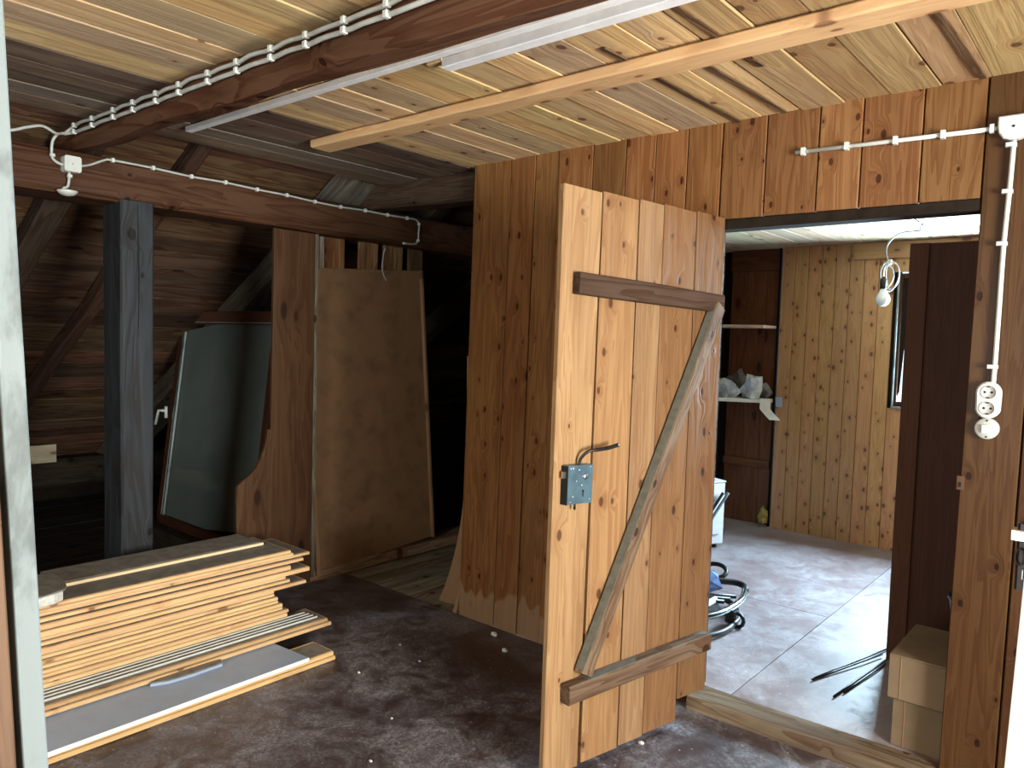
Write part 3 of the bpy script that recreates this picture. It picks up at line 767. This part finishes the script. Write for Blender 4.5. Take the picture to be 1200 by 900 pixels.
# ================================================================== CABLES, BOXES
def clip(parent, p, d, face, r=.006):
    """saddle clip over a cable"""
    return bar('cable_clip', V(p) - V(d).normalized() * .006, V(p) + V(d).normalized() * .006, r * 2.6, r * 2.4, face, M['white'], parent=parent, ch=.002)


CX = [-3.509, -3.323, -3.12, -2.947, -2.761, -2.59, -2.393, -2.215, -2.025, -1.85, -1.678, -1.506]
for nm, dz_, dy_, lb in (('upper_cable', .012, 0, 'upper of the two grey cables clipped along the ceiling beam'), ('lower_cable', -.014, .0, 'lower of the two grey cables clipped along the ceiling beam')):
    pts = [(-3.56, 1.235, 2.262)]
    for i, xx in enumerate(CX + [-1.25, -.9, -.4, .3]):
        z_ = 2.283 - .018 * i / 11 if i < 12 else 2.265
        pts.append((xx, 1.262, z_ + dz_))
        if i < 12: pts.append((xx + .08, 1.258, z_ + dz_ * 1.1 + random.uniform(-.003, .003)))
    o = tube(nm.replace('upper_', 'beam_').replace('lower_', 'beam_'), spline(pts, 4), .0068, M['cable'], label=lb, cat='cable', group='cables along the ceiling beam')
    for i, xx in enumerate(CX):
        clip(o, (xx, 1.257, 2.283 - .018 * i / 11 + dz_), (1, 0, 0), (0, 0, 1), .0072)
o = tube('feed_cable', spline([(-3.5, .80, 2.205), (-3.5, .994, 2.214), (-3.5, 1.08, 2.246), (-3.5, 1.135, 2.263), (-3.52, 1.19, 2.25), (-3.555, 1.225, 2.262), (-3.57, 1.30, 2.285), (-3.58, 1.33, 2.31)], 5), .006, M['cable'],
         label='grey cable coming in from the left edge to the beam end', cat='cable')
o = tube('drop_cable', spline([(-3.55, 1.21, 2.258), (-3.56, 1.193, 2.226), (-3.565, 1.190, 2.18), (-3.565, 1.195, 2.152), (-3.56, 1.218, 2.136), (-3.56, 1.24, 2.136)], 5), .006, M['cable'],
         label='short cable dropping from the beam end into the square junction box', cat='cable')
clip(o, (-3.558, 1.19, 2.165), (0, 0, 1), (0, 1, 0), .007)
jb = root('junction_box', (-3.57, 1.265, 2.14), 'small square white junction box on the purlin', 'junction box')
bar('box', (-3.585, 1.262, 2.14), (-3.535, 1.262, 2.14), .066, .066, (0, 1, 0), M['white'], parent=jb, ch=.006)
lathe('screw', [(.004, 0), (.003, .002)], M['steel'], Matrix.Translation((-3.535, 1.262, 2.14)) @ Matrix.Rotation(math.pi / 2, 4, 'Y'), jb, res=8)
pts = [(-3.56, 1.295, 2.14), (-3.56, 1.34, 2.155), (-3.56, 1.40, 2.187), (-3.56, 1.434, 2.193), (-3.56, 1.611, 2.193), (-3.56, 1.793, 2.187), (-3.56, 1.968, 2.190), (-3.56, 2.142, 2.185), (-3.56, 2.318, 2.184),
       (-3.56, 2.495, 2.178), (-3.56, 2.668, 2.176), (-3.56, 2.844, 2.181), (-3.56, 3.013, 2.180), (-3.56, 3.17, 2.183), (-3.56, 3.24, 2.184), (-3.56, 3.27, 2.160), (-3.56, 3.268, 2.10), (-3.56, 3.266, 2.057), (-3.56, 3.235, 2.032), (-3.56, 3.15, 2.026)]
o = tube('purlin_cable', spline([(-3.566, b2, c) for a, b2, c in pts], 4), .0052, M['cable'], label='white cable clipped along the purlin and bent down at its right end', cat='cable')
for i in (3, 4, 5, 6, 7, 8, 9, 10, 11, 12, 13): clip(o, (-3.566, pts[i][1], pts[i][2]), (0, 1, 0), (0, 0, 1), .0075)
for i in (15, 17, 19): clip(o, (-3.566, pts[i][1], pts[i][2]), (0, 0, 1), (0, 1, 0), .0065)
lr = root('ceiling_rosette', (-3.56, 1.25, 2.02), 'small white upturned lamp rose hanging below the junction box', 'lamp rose')
tube('rose_cable', spline([(-3.56, 1.256, 2.107), (-3.56, 1.254, 2.07), (-3.56, 1.248, 2.045), (-3.56, 1.232, 2.035), (-3.56, 1.245, 2.025)], 4), .006, M['cable'], lr)
clip(lr, (-3.555, 1.255, 2.09), (0, 0, 1), (0, 1, 0), .007)
lathe('rose_shell', [(.004, -.016), (.022, -.012), (.034, -.004), (.041, .006), (.039, .007), (.02, .001), (.008, .002)], M['white'], Matrix.Translation((-3.555, 1.246, 2.020)), lr)

# white trunking beside the ceiling beam
bar('slim_trunking', (-3.20, 1.598, 2.308), (.8, 1.655, 2.308), .030, .022, (0, 1, 0), M['trunk'], ch=.002, label='slim white trunking on the ceiling behind the beam', cat='trunking')
bar('wide_trunking', (-1.735, 1.692, 2.302), (.8, 1.70, 2.302), .042, .032, (0, 1, 0), M['trunk'], ch=.003, label='wider white trunking beside the slim one, with a square end', cat='trunking')
bar('wood_packer', (-1.80, 1.683, 2.313), (-1.735, 1.684, 2.313), .03, .012, (0, 1, 0), M['fresh'], (.6, .45, .27), label='small wooden packer at the end of the wide trunking', cat='packer')

# right-hand conduits
o = tube('wall_conduit', [(-1.041, 2.808, 2.166), (-.413, 2.808, 2.156)], .0075, M['white'], label='horizontal white conduit above the doorway', cat='conduit')
for (xx, zz) in ((-1.013, 2.166), (-.862, 2.164), (-.705, 2.161), (-.562, 2.159), (-.425, 2.156)):
    clip(o, (xx, 2.806, zz), (1, 0, 0), (0, 0, 1), .0105)
o = tube('wall_conduit', spline([(-.366, 2.808, 2.115), (-.3695, 2.808, 1.957), (-.375, 2.808, 1.796), (-.376, 2.808, 1.6), (-.377, 2.808, 1.44), (-.3785, 2.808, 1.35)], 3), .0075, M['white'], label='vertical white conduit from the corner box down to the double socket', cat='conduit')
for (xx, zz) in ((-.3665, 2.10), (-.3685, 1.957), (-.374, 1.796), (-.377, 1.41)):
    c_ = clip(o, (xx - .006, 2.808, zz), (0, 0, 1), (1, 0, 0), .011)
jb = root('junction_box', (-.36, 2.82, 2.15), 'rounded white junction box where the two wall conduits meet', 'junction box')
ol2 = [(-.045, .032), (.045, .032), (.045, -.02), (.03, -.036), (.012, -.042), (-.012, -.042), (-.03, -.036), (-.042, -.018), (-.045, 0)]
extrude_outline('box', [(a, b2) for a, b2 in ol2], .034, Matrix.Translation((-.364, 2.82, 2.155)) @ FY, M['white'], parent=jb, bev=.004)
lathe('screw', [(.0045, 0), (.0035, .002)], M['iron'], Matrix.Translation((-.3665, 2.786, 2.152)) @ FY, jb, res=8)

sk = root('double_socket', (-.387, 2.82, 1.305), 'white double wall socket right of the doorway', 'socket')
oo = []
for i in range(24):
    a = i / 24 * 2 * math.pi
    oo.append((.0345 * math.cos(a), .0345 * math.sin(a) + (.024 if math.sin(a) >= 0 else -.024)))
extrude_outline('plate', oo, .030, Matrix.Translation((-.387, 2.82, 1.304)) @ FY, M['white'], parent=sk, bev=.005)
for s_ in (-1, 1):
    wl = lathe('socket_well', [(.0225, 0), (.0225, .0025), (.020, .0028), (.0195, .0008), (.001, .0008)], M['cable'], Matrix.Translation((-.387 - (0.001 if s_ < 0 else -.001), 2.790, 1.304 + s_ * .0255)) @ FY, sk)
    for hx in (-.0095, .0095):
        lathe('pin_hole', [(.0038, 0), (.0038, .001)], M['hole'], Matrix.Translation((-.387 + hx, 2.7892, 1.304 + s_ * .0255)) @ FY, wl, res=10)
    for hz in (-.0175, .0175):
        block('earth_tab', (-.391, 2.786, 1.304 + s_ * .0255 + hz - .002), (-.383, 2.789, 1.304 + s_ * .0255 + hz + .002), M['hole'], parent=wl, ch=.0005)
sw = root('light_switch', (-.387, 2.82, 1.213), 'round white light switch right below the double socket', 'switch')
lathe('plate', [(.034, 0), (.034, .018), (.031, .022), (.001, .0225)], M['cable'], Matrix.Translation((-.387, 2.82, 1.213)) @ FY, sw, res=28)
bar('rocker', (-.386, 2.795, 1.200), (-.386, 2.790, 1.225), .026, .008, (1, 0, 0), M['paper'], parent=sw, ch=.001)
for hz in (-.026, .026):
    lathe('screw', [(.003, 0), (.0025, .001)], M['iron'], Matrix.Translation((-.3865, 2.7975, 1.213 + hz)) @ FY, sw, res=8)
sp_ = root('strike_plate', (-.448, 2.82, 1.03), 'small rusty strike plate on the right edge of the doorway', 'strike plate')
block('plate', (-.463, 2.815, 1.005), (-.441, 2.8195, 1.05), M['old'], (.08, .04, .025), parent=sp_, ch=.001)
block('slot', (-.457, 2.8135, 1.014), (-.449, 2.8155, 1.030), M['hole'], parent=sp_, ch=.0004)

# ================================================================== BACK ROOM THINGS
wd = root('wardrobe', (-.4, 3.95, .05), 'tall dark brown wardrobe standing inside the back room', 'wardrobe')
block('carcass', (-.842, 3.705, .05), (.30, 4.20, 1.925), M['ward'], (.055, .022, .012), parent=wd, axis=2)
block('front_stile', (-.842, 3.688, .05), (-.765, 3.704, 1.925), M['ward'], (.070, .028, .014), parent=wd, axis=2)
block('door_panel', (-.758, 3.692, .09), (-.24, 3.704, 1.915), M['ward'], (.048, .019, .011), parent=wd, axis=2)
block('door_panel', (-.234, 3.692, .09), (.29, 3.704, 1.915), M['ward'], (.048, .019, .011), parent=wd, axis=2)


def carton(x0, x1, y0, y1, z0, z1, lab, rz=0):
    r_ = root('cardboard_box', ((x0 + x1) / 2, (y0 + y1) / 2, z0), lab, 'box', 'stacked cardboard boxes')
    block('box_body', (x0, y0, z0), (x1, y1, z1 - .004), M['card'], parent=r_, ch=.004)
    block('box_flap', (x0, y0, z1 - .004), ((x0 + x1) / 2 - .001, y1, z1), M['card'], parent=r_, ch=.001)
    block('box_flap', ((x0 + x1) / 2 + .001, y0, z1 - .004), (x1, y1, z1), M['card'], parent=r_, ch=.001)
    block('box_seam', (x0 + .036, y0 - .002, z0 + .003), (x0 + .039, y0, z1 - .006), M['hard'], parent=r_, ch=.0005)
    return r_


carton(-.628, -.25, 2.895, 3.24, .05, .225, 'lower cardboard box of the stack behind the right door jamb')
carton(-.643, -.25, 2.875, 3.26, .226, .385, 'upper cardboard box of the stack behind the right door jamb')
bk = root('plastic_bucket', (-.42, 3.12, .386), 'dark blue plastic bucket standing on the upper cardboard box', 'bucket')
lathe('bucket_wall', [(.075, 0), (.105, .185), (.110, .187), (.110, .195), (.103, .195), (.072, .006), (.001, .006)], M['bucket'], Matrix.Translation((-.405, 3.10, .386)), bk)

# light bulb on a looped flex
bz = 5.239
bl = root('bare_light_bulb', (-1.335, bz, C2), 'bare white light bulb hanging on a looped cable in the back room', 'lamp')
tube('flex', spline([(-1.09, bz - .20, C2 - .004), (-1.138, bz, C2 - .008), (-1.26, bz, C2 - .02), (-1.325, bz, 2.13), (-1.333, bz, 2.07), (-1.32, bz, 2.02), (-1.335, bz, 1.985)], 5), .005, M['greyhose'], bl)
for (rx, rz_, dx, ph) in ((.055, .095, .03, 0), (.04, .085, .045, .6), (.03, .07, .02, 1.1)):
    tube('flex_loop', [(-1.335 + dx + rx * math.cos(a), bz + .02 * math.sin(a * 2 + ph), 1.925 + rz_ * math.sin(a)) for a in [i / 20 * 2 * math.pi for i in range(20)]], .0042, M['cable'], bl, closed=True, res=6)
block('connector', (-1.322, bz - .012, 2.00), (-1.298, bz + .012, 2.03), M['white'], parent=bl)
lathe('lamp_holder', [(.016, 0), (.020, .004), (.021, .055), (.012, .075), (.004, .08)], M['rubber'], Matrix.Translation((-1.338, bz, 1.845)), bl)
lathe('bulb', [(.002, -.118), (.020, -.114), (.036, -.100), (.043, -.080), (.040, -.058), (.027, -.032), (.017, -.012), (.015, 0)], M['opal'], Matrix.Translation((-1.338, bz, 1.852)), bl)
cc = tube('ceiling_cable', [(-1.09, 4.2, C2 - .006), (-1.09, bz - .25, C2 - .006), (-1.138, bz, C2 - .008)], .0055, M['iron'], label='dark cable clipped to the pale ceiling above the bulb', cat='cable')
for yy in (4.35, 4.55, 4.75, 4.93): clip(cc, (-1.087, yy, C2 - .006), (1, 0, 0), (0, 1, 0), .006)

# shelves
sh = root('wall_shelf', (-2.4, 5.7, 1.0), 'lower pale shelf board carrying plastic bags', 'shelf')
bm = None
extrude_outline('shelf_board', [(-2.695, 5.45), (-2.55, 5.48), (-2.26, 5.62), (-2.22, 5.80), (-2.695, 5.80)], .028, Matrix.Translation((0, 0, 1.025)), M['paper'], parent=sh, bev=.002)
sh = root('wall_shelf', (-2.4, 5.7, 1.6), 'upper thin pale shelf board, empty', 'shelf')
block('shelf_board', (-2.695, 5.52, 1.597), (-2.225, 5.80, 1.617), M['fresh'], (.75, .62, .5), parent=sh)


def crumple(name, c, r, m, lab, cat, seed, parent=None, amp=.5, grp=None, sub=2):
    bm = bmesh.new(); bmesh.ops.create_icosphere(bm, subdivisions=sub, radius=1)
    for v in bm.verts:
        d = v.co.normalized()
        k3 = 1 + amp * noise.noise(d * 2.2 + V((seed, 0, 0))) + amp * .6 * abs(noise.noise(d * 5 + V((seed, 9, 0)))) - amp * .2
        v.co = V((d.x * r[0], d.y * r[1], d.z * r[2])) * k3
        if v.co.z < -r[2] * .5: v.co.z = -r[2] * .5
    return link(name, mesh_from(bm), m, Matrix.Translation(c), parent, label=lab, cat=cat, group=grp)


crumple('plastic_bag', (-2.54, 5.57, 1.10), (.11, .06, .11), M['plastic'], 'crumpled white plastic bag at the left of the lower shelf', 'bag', 3, amp=.9)
crumple('plastic_bag', (-2.345, 5.64, 1.12), (.065, .06, .13), M['plastic'], 'peaked white plastic bag at the middle of the lower shelf', 'bag', 11, amp=.9)
crumple('plastic_bag', (-2.50, 5.72, 1.15), (.11, .04, .12), M['greyfilm'], 'clear greyish plastic bag at the back of the lower shelf', 'bag', 20, amp=.7)
crumple('plastic_bag', (-2.275, 5.74, 1.10), (.045, .035, .09), M['greyfilm'], 'small clear grey bag at the right of the lower shelf', 'bag', 31, amp=.8)
for (pt, lb) in (([(-2.255, 5.585, 1.062), (-2.19, 5.60, 1.062), (-2.185, 5.55, .995), (-2.10, 5.50, .935), (-2.15, 5.48, .925), (-2.235, 5.54, .985)], 'folded white paper strip hanging off the end of the lower shelf'),):
    bm = bmesh.new(); pr_ = [(-2.255, 5.60, 1.060), (-2.250, 5.585, .985), (-2.225, 5.57, .965), (-2.145, 5.52, .912)]
    wdv = V((.075, .02, .0))
    vs = []
    for p in pr_:
        vs.append((bm.verts.new(V(p)), bm.verts.new(V(p) + wdv)))
    for a, b2 in zip(vs, vs[1:]): bm.faces.new((a[0], a[1], b2[1], b2[0]))
    r_ = bmesh.ops.extrude_face_region(bm, geom=bm.faces[:]); bmesh.ops.translate(bm, verts=[v for v in r_['geom'] if isinstance(v, bmesh.types.BMVert)], vec=(0, .003, 0))
    link('paper_strip', mesh_from(bm), M['paper'], label=lb, cat='paper')
bar('paper_tag', (-2.145, 5.70, 1.0), (-2.15, 5.70, 1.075), .05, .003, (1, 0, 0), M['bluepanel'], label='small pale blue paper square fixed at the shelf end', cat='paper')
crumple('insulation_tuft', (-2.235, 5.72, .13), (.035, .03, .09), M['wool'], 'tuft of yellow insulation at the foot of the dark panelling', 'insulation', 5)

# washing machine (only its edge shows past the door)
wm = root('washing_machine', (-2.4, 4.9, .05), 'white washing machine seen from behind with looped grey hoses', 'washing machine')
RZ = Matrix.Translation((-2.33, 4.68, .05)) @ Matrix.Rotation(math.radians(62), 4, 'Z')


def loc_block(nm, lo, hi, m, par, ch=.003, Mx=RZ):
    lo, hi = V(lo), V(hi); s = hi - lo; c = (lo + hi) / 2
    bm = bmesh.new(); bmesh.ops.create_cube(bm, size=1)
    bmesh.ops.scale(bm, verts=bm.verts, vec=s); bmesh.ops.translate(bm, verts=bm.verts, vec=c)
    bmesh.ops.bevel(bm, geom=bm.edges[:], offset=ch, segments=1, affect='EDGES')
    return link(nm, mesh_from(bm), m, Mx, par)


loc_block('body', (-.14, 0, .03), (.28, .50, .455), M['enamel'], wm, .006)
loc_block('lid', (-.14, -.004, .458), (.285, .50, .47), M['enamel'], wm, .004)
loc_block('rear_panel', (-.10, -.010, .10), (.24, -.001, .40), M['enamel'], wm, .003)
loc_block('vent', (-.02, -.013, .13), (.10, -.009, .17), M['greyhose'], wm, .001)
for dx in (0, .035):
    pts = [RZ @ V((.235 - .30 * (1 - math.cos(t)) * .42 + dx, -.035 - dx * .3, .225 + .17 * math.cos(t * 1.0))) for t in [i / 14 * math.pi * 1.02 for i in range(15)]]
    tube('hose', pts, .011, M['greyhose'] if dx else M['rubber'], wm)
for (fx, fy) in ((-.10, .05), (.24, .05), (-.10, .45), (.24, .45)):
    lathe('foot', [(.02, 0), (.02, .03)], M['rubber'], RZ @ Matrix.Translation((fx, fy, 0)), wm, res=10)

# folded tubular frame with cloth
tf = root('tubular_frame', (-1.7, 3.7, .05), 'low black frame with chrome bar and blue and red cloth on the back room floor', 'frame')
tube('chrome_bar', spline([(-1.80, 3.20, .12), (-1.62, 3.27, .14), (-1.545, 3.38, .15), (-1.525, 3.53, .15), (-1.538, 3.71, .15), (-1.59, 3.87, .15)], 5), .017, M['chrome'], tf)
tube('black_grip', spline([(-1.58, 3.85, .15), (-1.61, 3.915, .15), (-1.665, 3.93, .155), (-1.74, 3.88, .16), (-1.90, 3.76, .16)], 5), .018, M['rubber'], tf)
tube('black_bar', spline([(-1.70, 3.12, .075), (-1.58, 3.22, .075), (-1.51, 3.36, .075), (-1.50, 3.50, .075), (-1.53, 3.66, .085), (-1.66, 3.80, .09), (-1.85, 3.75, .10)], 5), .014, M['rubber'], tf)
for dx in (0, .06, .12):
    tube('cross_bar', [(-1.60 - dx * .1, 3.78 - dx, .13), (-1.88, 3.62 - dx, .13)], .011, M['rubber'], tf)
block('seat_shell', (-1.95, 3.30, .06), (-1.64, 3.66, .15), M['rubber'], parent=tf, ch=.02)
tube('wheel', [V((-1.50, 3.57, .088)) + V((.034 * math.cos(a), 0, .034 * math.sin(a))) for a in [i * math.pi / 6 for i in range(12)]], .010, M['rubber'], tf, closed=True)
block('wheel_fork', (-1.56, 3.55, .07), (-1.50, 3.60, .13), M['rubber'], parent=tf, ch=.008)
crumple('blue_cloth', (-1.765, 3.66, .215), (.13, .12, .065), M['bluecloth'], 'blue cloth', None, 7, parent=tf, amp=.5)
crumple('red_cloth', (-1.725, 3.50, .19), (.07, .07, .06), M['redcloth'], 'red and pink cloth', None, 12, parent=tf, amp=.5)
tube('black_loop', [V((-1.93, 4.22, .10)) + V((.075 * math.cos(a), .05 * math.sin(a), .03 * math.sin(a))) for a in [i * math.pi / 8 for i in range(16)]], .014, M['rubber'], tf, closed=True)

for (a, b2, lb, m_) in (((-1.009, 3.241, .057), (-.855, 3.84, .057), 'pale tipped upper rod of the rear pair on the back room floor', 'steel'),
                        ((-1.012, 3.215, .057), (-.86, 3.70, .064), 'black lower rod of the rear pair on the back room floor', 'iron'),
                        ((-.894, 3.118, .057), (-.835, 3.66, .057), 'longer front rod, nearest the threshold, on the back room floor', 'iron'),
                        ((-.875, 3.186, .057), (-.826, 3.615, .057), 'short front rod nearest the cardboard boxes', 'iron')):
    tube('thin_rod', [a, V(a).lerp(V(b2), .3), V(a).lerp(V(b2), .7) + V((.003, 0, .002)), b2], .0042, M['iron'], label=lb, cat='rod', group='thin rods on the floor')

# crumbs of plaster on the floor
deb = [(-2.38, 2.74, .018), (-2.22, 2.63, .015), (-2.02, 2.70, .014), (-1.33, 2.36, .012), (-2.52, 2.02, .008), (-2.42, 2.28, .007), (-2.62, 2.34, .006), (-1.95, 1.62, .007), (-2.12, 1.86, .006)]
dl = ['white plaster crumb at the foot of the boarded wall', 'white crumb on the dark floor left of the door', 'white crumb close to the door edge on the dark floor', 'brown crumb just beneath the door board ends',
      'tiny pale crumb right of the board pile', 'tiny pale crumb in the middle of the dark floor', 'tiny pale crumb towards the passage', 'tiny pale crumb low in the picture', 'tiny pale crumb below the middle of the dark floor']
for (x, y, r_), lb in zip(deb, dl):
    crumple('plaster_crumb', (x, y, r_ * .35), (r_, r_ * .7, r_ * .6), M['chalk'], lb, 'debris', x * 7, grp='crumbs on the floor')
